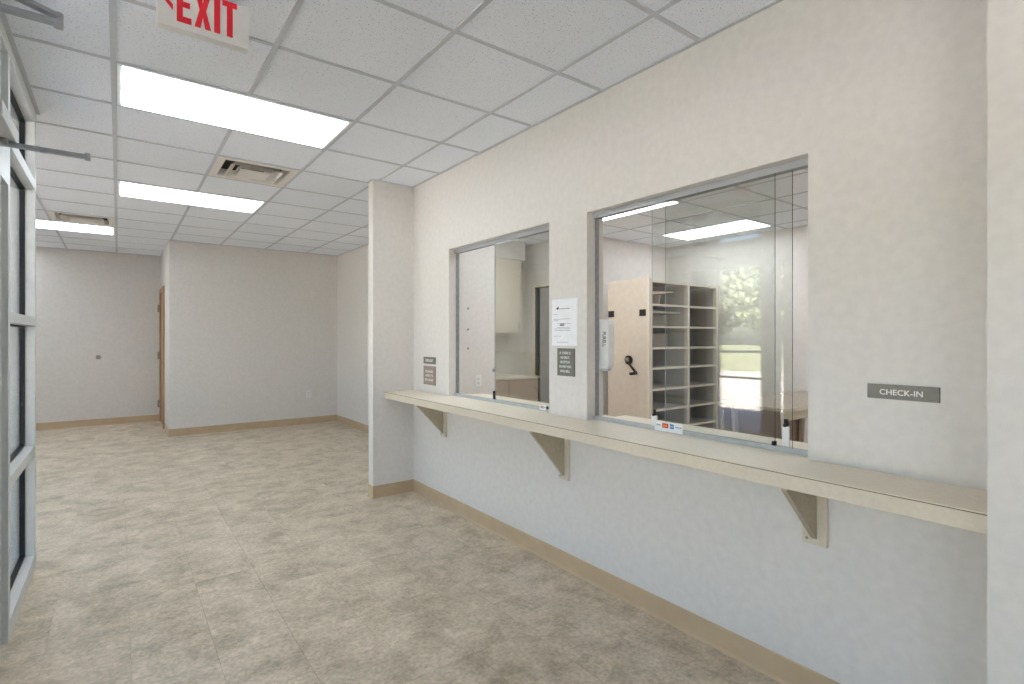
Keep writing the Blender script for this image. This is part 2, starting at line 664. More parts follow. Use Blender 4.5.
# wall angle along the edges of the lobby ceiling
for b in ((-0.02, 0.0, 0.34, Y_PART), (-0.385, 0.0, Y_PART - 0.02, Y_PART), (-0.405, -0.385, Y_PART - 0.02, Y_PART + 0.1),
          (X_RET, X_EAST, Y_BACK - 0.02, Y_BACK), (X_EAST - 0.02, X_EAST, 4.45, Y_BACK), (X_WEST, X_RET, Y_FAR - 0.02, Y_FAR),
          (X_STORE, X_STORE + 0.02, 0, 4.3)):
    box('wall_angle', (*b, HC - 0.001, HC + 0.004), M['grid'], ce)

# ---- walls
wr = MB()
HW = HC + 0.02
wr.box(0, WT, 0.30, W2[0], 0, HW).box(0, WT, W2[1], W1[0], 0, HW).box(0, WT, W1[1], Y_PART, 0, HW)
wr.box(0, WT, W2[0], W2[1], 0, TOP - 0.02).box(0, WT, W1[0], W1[1], 0, TOP - 0.02)
wr.box(0, WT, W2[0], W2[1], HEAD, HW).box(0, WT, W1[0], W1[1], HEAD, HW)
struct('wall_right', wr, M['wall'], 'long cream wall with two sliding-glass reception windows', 'wall')
struct('wall_stub', MB().box(-0.385, 0.90, Y_PART, Y_PART + 0.1, 0, HW), M['wall'],
       'narrow cream wall end standing out beside the far end of the counter', 'wall')
struct('wall_near', MB().box(-0.385, WT, -1.0, 0.339, 0, HW), M['wall'],
       'cream wall block where the near end of the counter stops', 'wall')
struct('wall_back', MB().box(X_RET, X_EAST + 0.12, Y_BACK, Y_BACK + 0.12, 0, HW), M['wall'],
       'plain back wall of the lobby with an outlet low down', 'wall')
struct('wall_east', MB().box(X_EAST, X_EAST + 0.12, Y_PART + 0.1, Y_BACK, 0, HW), M['wall'],
       'short stretch of wall behind the stub wall at the lobby back corner', 'wall')
struct('wall_return', MB().box(X_RET, X_RET + 0.12, Y_BACK + 0.12, 9.62, 0, HW).box(X_RET, X_RET + 0.12, 9.62, 10.55, 2.19, HW)
       .box(X_RET, X_RET + 0.12, 10.55, Y_FAR, 0, HW), M['wall'],
       'short return wall holding the wooden door at the far corner', 'wall')
struct('wall_far', MB().box(X_WEST - 0.12, X_RET + 1.2, Y_FAR, Y_FAR + 0.12, 0, HW), M['wall'],
       'farthest lobby wall with a small round knob on it', 'wall')
LW = (8.15, 9.95, 0.56, 1.12)  # added low window in the left wall (y0, y1, z0, z1)
BWN = (4.75, 7.35, 0.30, 2.40)  # big window added in the left wall for daylight
struct('wall_west', MB().box(X_WEST - 0.12, X_WEST, 4.3, BWN[0], 0, HW).box(X_WEST - 0.12, X_WEST, BWN[1], LW[0], 0, HW)
       .box(X_WEST - 0.12, X_WEST, BWN[0], BWN[1], 0, BWN[2]).box(X_WEST - 0.12, X_WEST, BWN[0], BWN[1], BWN[3], HW).box(X_WEST - 0.12, X_WEST, LW[1], Y_FAR, 0, HW)
       .box(X_WEST - 0.12, X_WEST, LW[0], LW[1], 0, LW[2]).box(X_WEST - 0.12, X_WEST, LW[0], LW[1], LW[3], HW), M['wall'],
       'left wall of the far lobby with two added window openings', 'wall')
struct('wall_entry', MB().box(X_WEST, X_STORE - 0.114, 4.24, 4.36, 0, HW), M['wall'],
       'wall that steps out from the far end of the storefront', 'wall')
struct('wall_left', MB().box(X_STORE - 0.12, X_STORE, Y_SOUTH, -1.40, 0, HW), M['wall'],
       'cream wall beside the near end of the storefront', 'wall')
struct('wall_south', MB().box(X_STORE - 0.12, 0, Y_SOUTH - 0.12, Y_SOUTH, 0, HW).box(-0.12, 0, Y_SOUTH, -1.0, 0, HW), M['wall'],
       'cream wall closing the near end of the lobby', 'wall')
# office
struct('wall_office_back', MB().box(2.84, 4.67, 4.95, 5.07, 0, HW), M['wall_office'],
       'pale back wall of the office behind the shelving', 'wall')
struct('wall_office_right', MB().box(4.55, 4.67, -1.0, 4.95, 0, HW), M['wall_office'],
       'pale side wall of the office behind the table', 'wall')
struct('wall_office_front', MB().box(WT, 4.67, -1.12, -1.0, 0, HW), M['wall_office'],
       'pale office wall beyond the near end of the counter', 'wall')
struct('wall_alcove_left', MB().box(0.9, 0.98, Y_PART + 0.1, 6.2, 0, HW), M['wall_office'],
       'pale wall on the near side of the office alcove', 'wall')
struct('wall_alcove_back', MB().box(0.9, 4.4, 6.2, 6.32, 0, HW), M['wall_office'],
       'pale wall behind the wall cabinets of the office alcove', 'wall')
DO = (5.16, 5.94, 2.13)
struct('wall_alcove_right', MB().box(2.74, 2.84, 4.95, DO[0], 0, HW).box(2.74, 2.84, DO[1], 6.2, 0, HW)
       .box(2.74, 2.84, DO[0], DO[1], DO[2], HW), M['wall_office'],
       'pale alcove wall with an open doorway', 'wall')
struct('wall_closet', MB().box(4.30, 4.40, 5.07, 6.2, 0, HW), M['wall_office'],
       'wall at the back of the small room beyond the doorway', 'wall')
struct('trim_1', MB().box(0.98, 2.52, 5.90, 6.2, 2.50, HC), M['wall_office'],
       'painted soffit above the almond wall cabinets', 'soffit')
struct('roof', MB().box(-4.8, 4.8, -1.9, 10.8, HC + 0.24, HC + 0.4).box(-7.2, -4.8, -1.9, 4.2, HC + 0.24, HC + 0.4), M['concrete'],
       'unseen flat roof over the building and its entry canopy, shutting out the sky', 'roof')  # out of view, put in to block the sky; canopy shades the apron

# ---- door casing of the alcove doorway
dc = MB()
dc.box(2.725, 2.855, DO[1], DO[1] + 0.05, 0, DO[2] + 0.05).box(2.725, 2.855, DO[0] - 0.05, DO[0], 0, DO[2] + 0.05)
dc.box(2.725, 2.855, DO[0], DO[1], DO[2], DO[2] + 0.05)
struct('door_2', dc, M['laminate'], 'open doorway with a tan metal frame seen through the far window', 'doorway')


# ---- baseboards (cove base with a flared toe)
def baseboard(name, p0, p1, n, label, e0=0.0, e1=0.0):
    p0, p1, n = Vector((*p0, 0)), Vector((*p1, 0)), Vector((*n, 0))
    d = (p1 - p0).normalized()
    prof = [(0, 0), (0.010, 0.0), (0.0092, 0.003), (0.006, 0.008), (0.0042, 0.016), (0.0035, 0.101), (0.0015, 0.107), (0, 0.107)]
    a = p0 - d * e0
    pts = [tuple(a + n * u + Vector((0, 0, z))) for u, z in prof]
    struct(name, MB().prism(pts, (p1 - p0) + d * (e0 + e1)), M['base'], label, 'baseboard')


BB = 'tan vinyl baseboard '
baseboard('baseboard_right', (0, 0.34), (0, Y_PART), (-1, 0), BB + 'along the wall under the counter')
baseboard('baseboard_stub', (-0.385, Y_PART), (0, Y_PART), (0, -1), BB + 'across the face of the stub wall', e0=0.004)
baseboard('baseboard_stub_end', (-0.385, Y_PART), (-0.385, Y_PART + 0.1), (-1, 0), BB + 'on the narrow end of the stub wall', e0=0.004)
baseboard('baseboard_back', (X_RET, Y_BACK), (X_EAST, Y_BACK), (0, -1), BB + 'under the outlet on the lobby back wall')
baseboard('baseboard_east', (X_EAST, Y_PART + 0.1), (X_EAST, Y_BACK), (-1, 0), BB + 'at the lobby back corner behind the stub wall')
baseboard('baseboard_far', (X_WEST, Y_FAR), (X_RET, Y_FAR), (0, -1), BB + 'along the farthest wall under the knob')
baseboard('baseboard_return', (X_RET, Y_BACK), (X_RET, 9.55), (-1, 0), BB + 'beside the wooden door')
baseboard('baseboard_near', (-0.385, -1.0), (-0.385, 0.339), (-1, 0), BB + 'on the near wall block')

# ---- wooden door in the return wall
d1 = thing('door_1', 'oak veneer door with three hinges in the far corner', 'door', (X_RET, 10.08, 0), kind='structure')
MB().box(X_RET - 0.02, X_RET + 0.10, 9.62, 9.68, 0, 2.19).box(X_RET - 0.02, X_RET + 0.10, 10.49, 10.55, 0, 2.19) \
    .box(X_RET - 0.02, X_RET + 0.10, 9.68, 10.49, 2.13, 2.19).build('door_frame', M['wood'], d1)
box('door_leaf', (X_RET + 0.0, X_RET + 0.045, 9.684, 10.486, 0.01, 2.126), M['wood'], d1, 0.002)
for z in (0.30, 1.10, 1.88):
    MB().tube((X_RET - 0.032, 10.49, z - 0.06), (X_RET - 0.032, 10.49, z + 0.06), 0.016, 10) \
        .box(X_RET - 0.026, X_RET - 0.012, 10.43, 10.53, z - 0.06, z + 0.06).build('hinge', M['brass'], d1)
MB().tube((X_RET, 9.76, 1.0), (X_RET - 0.045, 9.76, 1.0), 0.012).tube((X_RET - 0.045, 9.75, 1.0), (X_RET - 0.045, 9.87, 1.0), 0.01) \
    .build('door_handle', M['brass'], d1)

# =================================================================== STOREFRONT ON THE LEFT
XO = X_STORE - 0.114
w3 = thing('window_3', 'tall aluminium storefront sidelight with horizontal rails beside the entry', 'window', (X_STORE, 3.8, 0), kind='structure')
YA, YB = 3.295, 4.30         # outer edges of the visible sidelight
box('jamb', (XO, X_STORE, YA, YA + 0.05, 0, HC), M['store'], w3, 0.002)
box('jamb', (XO, X_STORE, YB - 0.05, YB, 0, HC), M['store'], w3, 0.002)
rails = [(0, 0.085), (0.69, 0.745), (1.465, 1.515), (2.285, 2.345), (2.69, HC)]
for a, b in rails:
    box('rail', (XO, X_STORE, YA + 0.05, YB - 0.05, a, b), M['store'], w3, 0.0015)
XG = X_STORE - 0.060
for (a0, a1), (b0, b1) in zip(rails[:-1], rails[1:]):
    z0, z1 = a1, b0
    pn = box('glass_pane', (XG - 0.004, XG + 0.004, YA + 0.055, YB - 0.055, z0 + 0.004, z1 - 0.004), M['glass_store'], w3)
    gk = MB()
    y0, y1 = YA + 0.05, YB - 0.05
    xa, xb = XG - 0.016, XG + 0.016
    gk.box(xa, xb, y1 - 0.010, y1 - 0.0005, z0, z1).box(xa, xb, y0 + 0.0005, y0 + 0.010, z0, z1)
    gk.box(xa, xb, y0 + 0.010, y1 - 0.010, z0 + 0.0005, z0 + 0.010).box(xa, xb, y0 + 0.010, y1 - 0.010, z1 - 0.010, z1 - 0.0005)
    gk.build('gasket', M['gasket'], w3)

# the glazed entry between the sidelight and the left wall; unseen lites sized for daylight and reflections
w4 = thing('door_3', 'glazed aluminium entry lites next to the sidelight, enlarged out of view for daylight', 'entrance', (X_STORE, 2.8, 0), kind='structure')
for y0, y1 in ((-1.40, -1.34), (-0.36, -0.24), (0.79, 0.91), (2.09, 2.34), (2.42, 2.54), (3.02, 3.10)):
    box('stile', (XO, X_STORE, y0, y1, 0, HC), M['store'], w4, 0.002)
for a, b in ((0, 0.12), (2.09, 2.345), (2.69, HC)):
    for y0, y1 in ((-1.34, -0.36), (-0.24, 0.79), (0.91, 2.09), (2.34, 2.42), (2.54, 3.02), (3.10, YA)):
        if not (a == 0 and y1 == YA):
            box('rail', (XO, X_STORE, y0, y1, a, b), M['store'], w4)
box('push_bar', (XO - 0.045, XO - 0.005, 2.545, 3.015, 0.985, 1.005), M['alu_dark'], w4, 0.004)
for y0, y1, m in ((-1.34, -0.36, 'glass_store'), (-0.24, 0.79, 'glass_store'), (0.91, 2.09, 'glass_store'), (2.34, 2.42, 'glass_store'), (2.54, 3.02, 'glass_store'), (3.10, YA, 'glass_tint')):
    box('glass_pane', (XG - 0.004, XG + 0.004, y0, y1, 0.012 if y1 == YA else 0.12, 2.09), M[m], w4)
    box('transom_pane', (XG - 0.004, XG + 0.004, y0, y1, 2.345, 2.69), M[m], w4)

# unseen low window added in the left wall of the far lobby (its lawn shows as a green glint in the far reception window)
w5 = thing('window_4', 'added unseen low window in the left lobby wall, there for a green reflection of grass', 'window', (X_WEST, 9.05, LW[2]), kind='structure')
MB().box(X_WEST - 0.1, X_WEST - 0.02, LW[0], LW[0] + 0.04, LW[2], LW[3]).box(X_WEST - 0.1, X_WEST - 0.02, LW[1] - 0.04, LW[1], LW[2], LW[3]) \
    .box(X_WEST - 0.1, X_WEST - 0.02, LW[0], LW[1], LW[2], LW[2] + 0.03).box(X_WEST - 0.1, X_WEST - 0.02, LW[0], LW[1], LW[3] - 0.03, LW[3]) \
    .build('window_frame', M['store'], w5)
box('glass_pane', (X_WEST - 0.064, X_WEST - 0.056, LW[0] + 0.04, LW[1] - 0.04, LW[2] + 0.03, LW[3] - 0.03), M['glass_dark'], w5)

w6 = thing('window_5', 'added unseen large window in the left wall, letting daylight into the far lobby', 'window', (X_WEST, 6.05, BWN[2]), kind='structure')  # added out of view to bring daylight into the far lobby
for a, b in ((BWN[0], BWN[0] + 0.05), (6.025, 6.075), (BWN[1] - 0.05, BWN[1])):
    box('mullion', (X_WEST - 0.1, X_WEST - 0.02, a, b, BWN[2], BWN[3]), M['store'], w6)
for a, b in ((BWN[0] + 0.05, 6.025), (6.075, BWN[1] - 0.05)):
    box('rail', (X_WEST - 0.1, X_WEST - 0.02, a, b, BWN[2], BWN[2] + 0.05), M['store'], w6)
    box('rail', (X_WEST - 0.1, X_WEST - 0.02, a, b, BWN[3] - 0.05, BWN[3]), M['store'], w6)
    box('glass_pane', (X_WEST - 0.064, X_WEST - 0.056, a, b, BWN[2] + 0.05, BWN[3] - 0.05), M['glass_half'], w6)


# ---- door closers with their arms reaching into the lobby
def closer(y_end, y_arm, tip, label, double):
    r = thing('door_closer', label, 'door closer', (X_STORE, y_end - 0.2, 2.2), 'door closers over the entry')
    box('closer_body', (X_STORE + 0.002, X_STORE + 0.070, y_end - 0.38, y_end, 2.19, 2.25), M['store'], r, 0.004)
    z = 2.176
    MB().tube((X_STORE + 0.035, y_arm - 0.03, 2.192), (X_STORE + 0.035, y_arm - 0.03, z - 0.01), 0.014, 12).build('spindle', M['alu_dark'], r)
    t = 0.006 if double else 0.009
    a = MB().box(X_STORE + 0.015, tip, y_arm - 0.012, y_arm + 0.012, z - t, z + t, 0.002)
    if not double:
        a.tube((X_STORE + 0.15, y_arm, z - 0.011), (X_STORE + 0.15, y_arm, z + 0.008), 0.011, 12)
    a.build('arm', M['arm'], r)
    MB().tube((tip, y_arm, z - t - 0.006), (tip, y_arm, z + (0.024 if double else 0.015)), 0.010, 14).build('arm_pivot', M['alu'], r)
    if double:
        m = MB()
        d = Vector((tip - X_STORE - 0.02, 0.16, 0))
        n = Vector((-d.y, d.x, 0)).normalized() * 0.011
        p0, p1 = Vector((X_STORE + 0.02, y_arm - 0.16, z + 0.0105)), Vector((tip, y_arm, z + 0.0105))
        m.prism([tuple(p0 + n), tuple(p1 + n), tuple(p1 - n), tuple(p0 - n)], (0, 0, 0.010))
        m.build('forearm', M['arm'], r)
    return r


closer(2.98, 2.92, -2.255, 'steel door closer with one bare arm sticking out over the entry, the farther one', False)
closer(1.62, 1.72, -2.268, 'steel door closer with a folded double arm near the ceiling, the nearer one', True)


# =================================================================== CEILING FITTINGS
def troffer(x0, x1, y0, y1, lens, label, group):
    r = thing('ceiling_light', label, 'ceiling light', ((x0 + x1) / 2, (y0 + y1) / 2, HC), group)
    e = 0.013
    f = 0.022
    m = MB()
    x0 += e; x1 -= e; y0 += e; y1 -= e
    for b in ((x0, x1, y0, y0 + f), (x0, x1, y1 - f, y1), (x0, x0 + f, y0 + f, y1 - f), (x1 - f, x1, y0 + f, y1 - f)):
        m.box(*b, HC - 0.003, HC + 0.03)
    m.build('frame', M['white'], r)
    box('lens', (x0 + f, x1 - f, y0 + f, y1 - f, HC - 0.008, HC + 0.006), M[lens], r)
    box('housing', (x0, x1, y0, y1, HC + 0.03, HC + 0.085), M['white'], r)
    return r


LB = ['large bright ceiling light panel nearest in the lobby, just beyond the exit sign',
      'second lobby ceiling light panel, just beyond the square air vent',
      'farthest lobby ceiling light panel, beside the storefront frame and the far vent',
      'added unseen fill light panel by the left lobby wall, behind the storefront',
      'added unseen fill light panel in the far left corner of the lobby by the farthest wall']
for (i, j), lb in zip(LOBBY_LIGHTS, LB):
    troffer(L(i), L(i + 2), R(j), R(j + 1), 'lens', lb, 'lobby ceiling lights')
LB = ['office ceiling light panel above the shelving seen through the near window',
      'office ceiling light cut off by the head of the near window at its top edge',
      'office ceiling light over the table side wall, hidden behind the wall',
      'office ceiling light whose corner shows in the top corner of the near window',
      'added unseen fill light panel of the office alcove in front of the almond wall cabinets',
      'added unseen fill light panel over the inner side of the counter between the two windows']
for (i, j), lb in zip(OFFICE_LIGHTS, LB):
    troffer(OX0 + i * T, OX0 + (i + 1) * T, OY0 + j * T, OY0 + (j + 2) * T, 'lens_office', lb, 'office ceiling lights')


M['lens_closet_fill'] = emitter('closet_fill_light', (0.90, 0.955, 1.0, 1), 1.6)  # unseen lamp added to brighten the room beyond the doorway
troffer(3.0, 3.6096, 5.25, 5.8596, 'lens_closet_fill', 'added unseen square fill light of the room beyond the alcove doorway', 'office ceiling lights')


def diffuser(i, j, label):
    x0, x1, y0, y1 = L(i) + 0.013, L(i + 1) - 0.013, R(j) + 0.013, R(j + 1) - 0.013
    cx, cy = (x0 + x1) / 2, (y0 + y1) / 2
    r = thing('ceiling_vent', label, 'air vent', (cx, cy, HC), 'square ceiling air vents')
    h = (x1 - x0) / 2

    def ring(a_out, z_out, a_in, z_in, name, mat):
        """sloping square louvre ring between two squares, 2 mm thick"""
        m = MB()
        for k in range(4):
            c, s = round(math.cos(k * PI / 2)), round(math.sin(k * PI / 2))

            def P(u, v, z):
                return (cx + c * u - s * v, cy + s * u + c * v, z)
            m.prism([P(a_out, -a_out, z_out), P(a_out, a_out, z_out), P(a_in, a_in, z_in), P(a_in, -a_in, z_in)], (0, 0, 0.002))
        m.build(name, mat, r)
    ring(h, HC + 0.000, h - 0.055, HC + 0.000, 'frame', M['vent'])
    ring(h - 0.055, HC + 0.0, h - 0.075, HC + 0.055, 'throat', M['vent'])
    box('duct', (cx - h + 0.06, cx + h - 0.06, cy - h + 0.06, cy + h - 0.06, HC + 0.06, HC + 0.075), M['dark'], r)
    ring(h - 0.10, HC - 0.012, h - 0.155, HC + 0.035, 'louvre', M['vent'])
    ring(h - 0.155, HC - 0.012, h - 0.205, HC + 0.03, 'louvre', M['vent'])
    box('centre_plate', (cx - 0.11, cx + 0.11, cy - 0.11, cy + 0.11, HC - 0.014, HC - 0.011), M['vent'], r)
    return r


diffuser(1, 2, 'square white louvred air vent between the nearest and second lobby lights')
diffuser(-1, 7, 'far square louvred air vent just before the farthest lobby light')

# exit sign
ex = thing('exit_sign', 'white exit sign with red letters hanging from the ceiling', 'exit sign', (-1.872, 2.35, HC))
EX0, EX1, EY, EZ0, EZ1 = -2.034, -1.722, 2.35, 2.568, 2.735
box('housing', (EX0, EX1, EY, EY + 0.045, EZ0, EZ1), M['white'], ex, 0.003)
box('canopy', (EX0 + 0.08, EX1 - 0.08, EY - 0.005, EY + 0.06, EZ1 - 0.001, HC + 0.001), M['white'], ex)


def flat_letters(polys, x0, z0, w_, h_):
    m = MB()
    for poly in polys:
        m.prism([(x0 + u * w_, EY - 0.0015, z0 + v * h_) for u, v in poly], (0, 0.002, 0))
    return m


LZ, LH = EZ0 + 0.026, 0.140
E_ = [[(0, 0), (1, 0), (1, .17), (.42, .17), (.42, .42), (.9, .42), (.9, .58), (.42, .58), (.42, .83), (1, .83), (1, 1), (0, 1)]]
X_ = [[(0, 0), (.36, 0), (.5, .30), (.64, 0), (1, 0), (.70, .5), (1, 1), (.64, 1), (.5, .70), (.36, 1), (0, 1), (.30, .5)]]
I_ = [[(0, 0), (1, 0), (1, 1), (0, 1)]]
T_ = [[(.30, 0), (.70, 0), (.70, .84), (1, .84), (1, 1), (0, 1), (0, .84), (.30, .84)]]
for polys, x, wd in ((E_, EX0 + 0.062, 0.048), (X_, EX0 + 0.120, 0.056), (I_, EX0 + 0.186, 0.021), (T_, EX0 + 0.215, 0.052)):
    flat_letters(polys, x, LZ, wd, LH).build('letter', M['red'], ex)
flat_letters([[(0, .5), (1, 1), (1, .70), (.5, .5), (1, .30), (1, 0)]], EX0 + 0.018, LZ + 0.035, 0.032, 0.075).build('arrow', M['red'], ex)

# =================================================================== COUNTER
CD = -0.278    # front edge
ct = thing('counter', 'long taupe laminate transaction counter under the reception windows', 'counter', (0, 2.35, 0))
yc0, yc1 = 0.341, Y_PART - 0.002
ZT = TOP - 0.001
box('worktop', (CD + 0.001, -0.001, yc0, yc1, TOP - 0.014, TOP), M['laminate'], ct, 0.0015)
box('worktop_core', (CD + 0.012, -0.001, yc0, yc1, TOP - 0.055, TOP - 0.0145), M['laminate_dark'], ct)
box('edge_seam', (CD + 0.0005, CD + 0.012, yc0, yc1, TOP - 0.0065, TOP - 0.0035), M['seam'], ct)
box('front_edge', (CD, CD + 0.0115, yc0, yc1, TOP - 0.057, TOP - 0.007), M['laminate_dark'], ct, 0.001)
for w_ in (W1, W2):
    box('sill_top', (-0.0005, 0.33, w_[0] + 0.001, w_[1] - 0.001, TOP - 0.019, TOP), M['laminate'], ct)
box('inner_ledge', (WT + 0.001, 0.33, 0.35, Y_PART - 0.002, TOP - 0.05, TOP - 0.0195), M['laminate_dark'], ct)
ZB = TOP - 0.0575
for yb, bh, tip in ((3.785, 0.280, -0.252), (2.325, 0.318, -0.270), (0.910, 0.262, -0.256)):
    # web: triangular board at right angles to the wall
    web = MB().prism([(-0.0195, yb - 0.010, ZB), (tip, yb - 0.010, ZB), (tip, yb - 0.010, ZB - 0.012), (-0.0195, yb - 0.010, ZB - bh + 0.023)],
                     (0, 0.020, 0)).build('bracket', M['bracket'], ct)
    box('wall_plate', (-0.019, -0.0005, yb - 0.044, yb + 0.044, ZB - bh, ZB), M['laminate_dark'], web, 0.001)
    MB().tube((-0.019, yb + 0.026, ZB - bh + 0.02), (-0.021, yb + 0.026, ZB - bh + 0.02), 0.006, 10).build('screw_head', M['alu_dark'], web)


# =================================================================== RECEPTION WINDOWS
def window(n, w_, label, panes):
    r = thing('window_%d' % n, label, 'window', (0.07, sum(w_) / 2, TOP), kind='structure')
    y0, y1 = w_[0] + 0.0005, w_[1] - 0.0005
    hd = MB()
    hd.box(0.052, 0.100, y0, y1, HEAD - 0.026, HEAD - 0.0005).box(0.050, 0.053, y0, y1, HEAD - 0.030, HEAD - 0.0005)
    hd.build('head_track', M['alu'], r)
    box('head_slot', (0.054, 0.098, y0, y1, HEAD - 0.0275, HEAD - 0.026), M['alu_dark'], r)
    sl = MB()
    sl.box(0.050, 0.100, y0, y1, TOP + 0.0003, TOP + 0.006).box(0.050, 0.054, y0, y1, TOP + 0.006, TOP + 0.020)
    sl.box(0.070, 0.072, y0, y1, TOP + 0.006, TOP + 0.016).box(0.096, 0.100, y0, y1, TOP + 0.006, TOP + 0.016)
    sl.build('sill_track', M['track'], r)
    for ya, yb in ((y1 - 0.004, y1), (y0, y0 + 0.004)):
        box('jamb_track', (0.064, 0.094, ya, yb, TOP + 0.02, HEAD - 0.030), M['alu_dark'], r)
    for (px, pa, pb) in panes:
        p = MB()
        p.box(px - 0.003, px + 0.003, pa, pb, TOP + 0.008, HEAD - 0.024)
        p.bm.faces.ensure_lookup_table()
        for f in p.bm.faces:
            if abs(f.normal.x) < 0.5:
                f.material_index = 1
        p.bm.normal_update()
        for f in p.bm.faces:
            f.material_index = 0 if abs(f.normal.x) > 0.5 else (2 if f.normal.y > 0.5 else 1)
        p.build('glass_pane', [M['glass'], M['glass_edge'], M['glass_edge_lit']], r)
    return r


w1 = window(1, W1, 'far sliding glass reception window next to the stub wall', [(0.060, 2.505, 3.150), (0.082, 2.480, 3.176)])
w2 = window(2, W2, 'near sliding glass reception window with shelving behind it', [(0.060, 1.098, 1.733), (0.082, 1.037, 1.667)])


def pull(win, x, y, z0, z1, w_=0.022):
    """edge pull and lock clipped on a pane"""
    p = box('edge_pull', (x - 0.012, x - 0.0035, y - w_, y + w_, z0, z1), M['white'], win, 0.002)
    MB().tube((x - 0.020, y, z1 + 0.004), (x + 0.006, y, z1 + 0.004), 0.007, 10).box(x - 0.010, x - 0.0036, y - 0.008, y + 0.008, z1, z1 + 0.03) \
        .build('lock_knob', M['black'], p)


pull(w2, 0.082, 1.060, TOP + 0.022, TOP + 0.105, 0.014)
pull(w2, 0.060, 1.712, TOP + 0.022, TOP + 0.075, 0.017)
box('edge_clip', (0.045, 0.056, 3.135, 3.156, TOP + 0.025, TOP + 0.085), M['gasket'], w1, 0.002)
MB().tube((0.045, 3.150, 1.155), (0.0565, 3.150, 1.155), 0.012, 12).build('finger_pull', M['alu_dark'], w1)
box('edge_clip', (0.045, 0.068, 1.094, 1.106, TOP + 0.022, TOP + 0.040), M['gasket'], w2, 0.002)


# card stickers on the sill tracks
def card_sticker(yc, wd, z0, h, label, group):
    x = 0.0485
    s = thing('card_sticker', label, 'sticker', (x, yc, z0), group)
    box('backing', (x, x + 0.001, yc - wd / 2, yc + wd / 2, z0, z0 + h), M['paper'], s)
    zc = z0 + h * 0.62
    a = yc + wd / 2
    lettering('lettering', 'VISA', wd * 0.17, h * 0.18, ((x, a - wd * 0.14, zc), *ONX), M['visa'], s)
    m = MB()
    m.box(x - 0.0008, x, a - wd * 0.50, a - wd * 0.28, zc - h * 0.24, zc + h * 0.24)
    m.build('red_panel', M['card_red'], s)
    m = MB()
    m.tube((x - 0.0014, a - wd * 0.35, zc), (x - 0.0008, a - wd * 0.35, zc), h * 0.11, 16)
    m.tube((x - 0.0016, a - wd * 0.43, zc), (x - 0.0010, a - wd * 0.43, zc), h * 0.11, 16)
    m.build('discs', M['card_amber'], s)
    box('blue_panel', (x - 0.0008, x, a - wd * 0.70, a - wd * 0.56, zc - h * 0.24, zc + h * 0.24), M['card_sky'], s)
    lettering('lettering', 'AMEX', wd * 0.12, h * 0.14, ((x - 0.0008, a - wd * 0.63, zc), *ONX), M['print_white'], s)
    lettering('lettering', 'DISCOVER', wd * 0.22, h * 0.14, ((x, a - wd * 0.86, zc), *ONX), M['ink_dark'], s)


card_sticker(1.625, 0.165, TOP + 0.002, 0.048, 'white credit card logo sticker at the foot of the near window', 'card stickers')
card_sticker(2.595, 0.062, TOP + 0.006, 0.030, 'tiny white credit card sticker at the foot of the far window', 'card stickers')
MB().box(0.044, 0.0485, 2.50, 2.55, TOP + 0.021, TOP + 0.029).tube((0.046, 2.548, TOP + 0.015), (0.046, 2.548, TOP + 0.036), 0.005, 8) \
    .build('lock_bolt', M['gasket'], w1)


# =================================================================== SIGNS ON THE WALL
def plate(name, y0, y1, z0, z1, mat, label, group=None):
    r = thing(name, label, 'sign', (0, (y0 + y1) / 2, (z0 + z1) / 2), group)
    box('plate', (-0.006, -0.0005, y0, y1, z0, z1), M[mat], r, 0.0008)
    box('plate_edge', (-0.0055, -0.0006, y0 - 0.0012, y0 - 0.0001, z0, z1), M['sign_edge'], r)
    return r


ck = plate('wall_sign', 0.530, 0.736, 1.180, 1.231, 'sign', 'grey check-in sign on the wall beyond the near window')
lettering('lettering', 'CHECK-IN', 0.124, 0.0195, ((-0.0061, 0.636, 1.2045), *ONX), M['print_white'], ck, bold=0.012)
ifs = plate('wall_sign', 2.243, 2.393, 1.164, 1.330, 'sign', 'square grey five-line sign below the paper notice between the windows')
for k, (s, wd) in enumerate((('IF THERE IS', 0.094), ('NO ONE AT', 0.076), ('RECEPTION', 0.084), ('OR HELP END', 0.106), ('RING BELL', 0.084))):
    lettering('lettering', s, wd, 0.0145, ((-0.0061, 2.322, 1.302 - k * 0.0272), *ONX), M['print_white'], ifs)
ps = plate('wall_sign', 3.935, 4.147, 1.168, 1.228, 'sign', 'small dark one-line sign, the upper of two by the stub wall')
lettering('lettering', 'CHECK-OUT', 0.135, 0.022, ((-0.0061, 4.041, 1.198), *ONX), M['print_white'], ps, bold=0.01)
ps = plate('wall_sign', 3.935, 4.147, 0.988, 1.150, 'sign_brown', 'small brownish three-line sign, the lower of two by the stub wall')
for k, (s, wd) in enumerate((('PLEASE', 0.130), ('WAIT TO', 0.135), ('BE CALLED', 0.145))):
    lettering('lettering', s, wd, 0.019, ((-0.0061, 4.041, 1.103 - k * 0.036), *ONX), M['print_white'], ps)

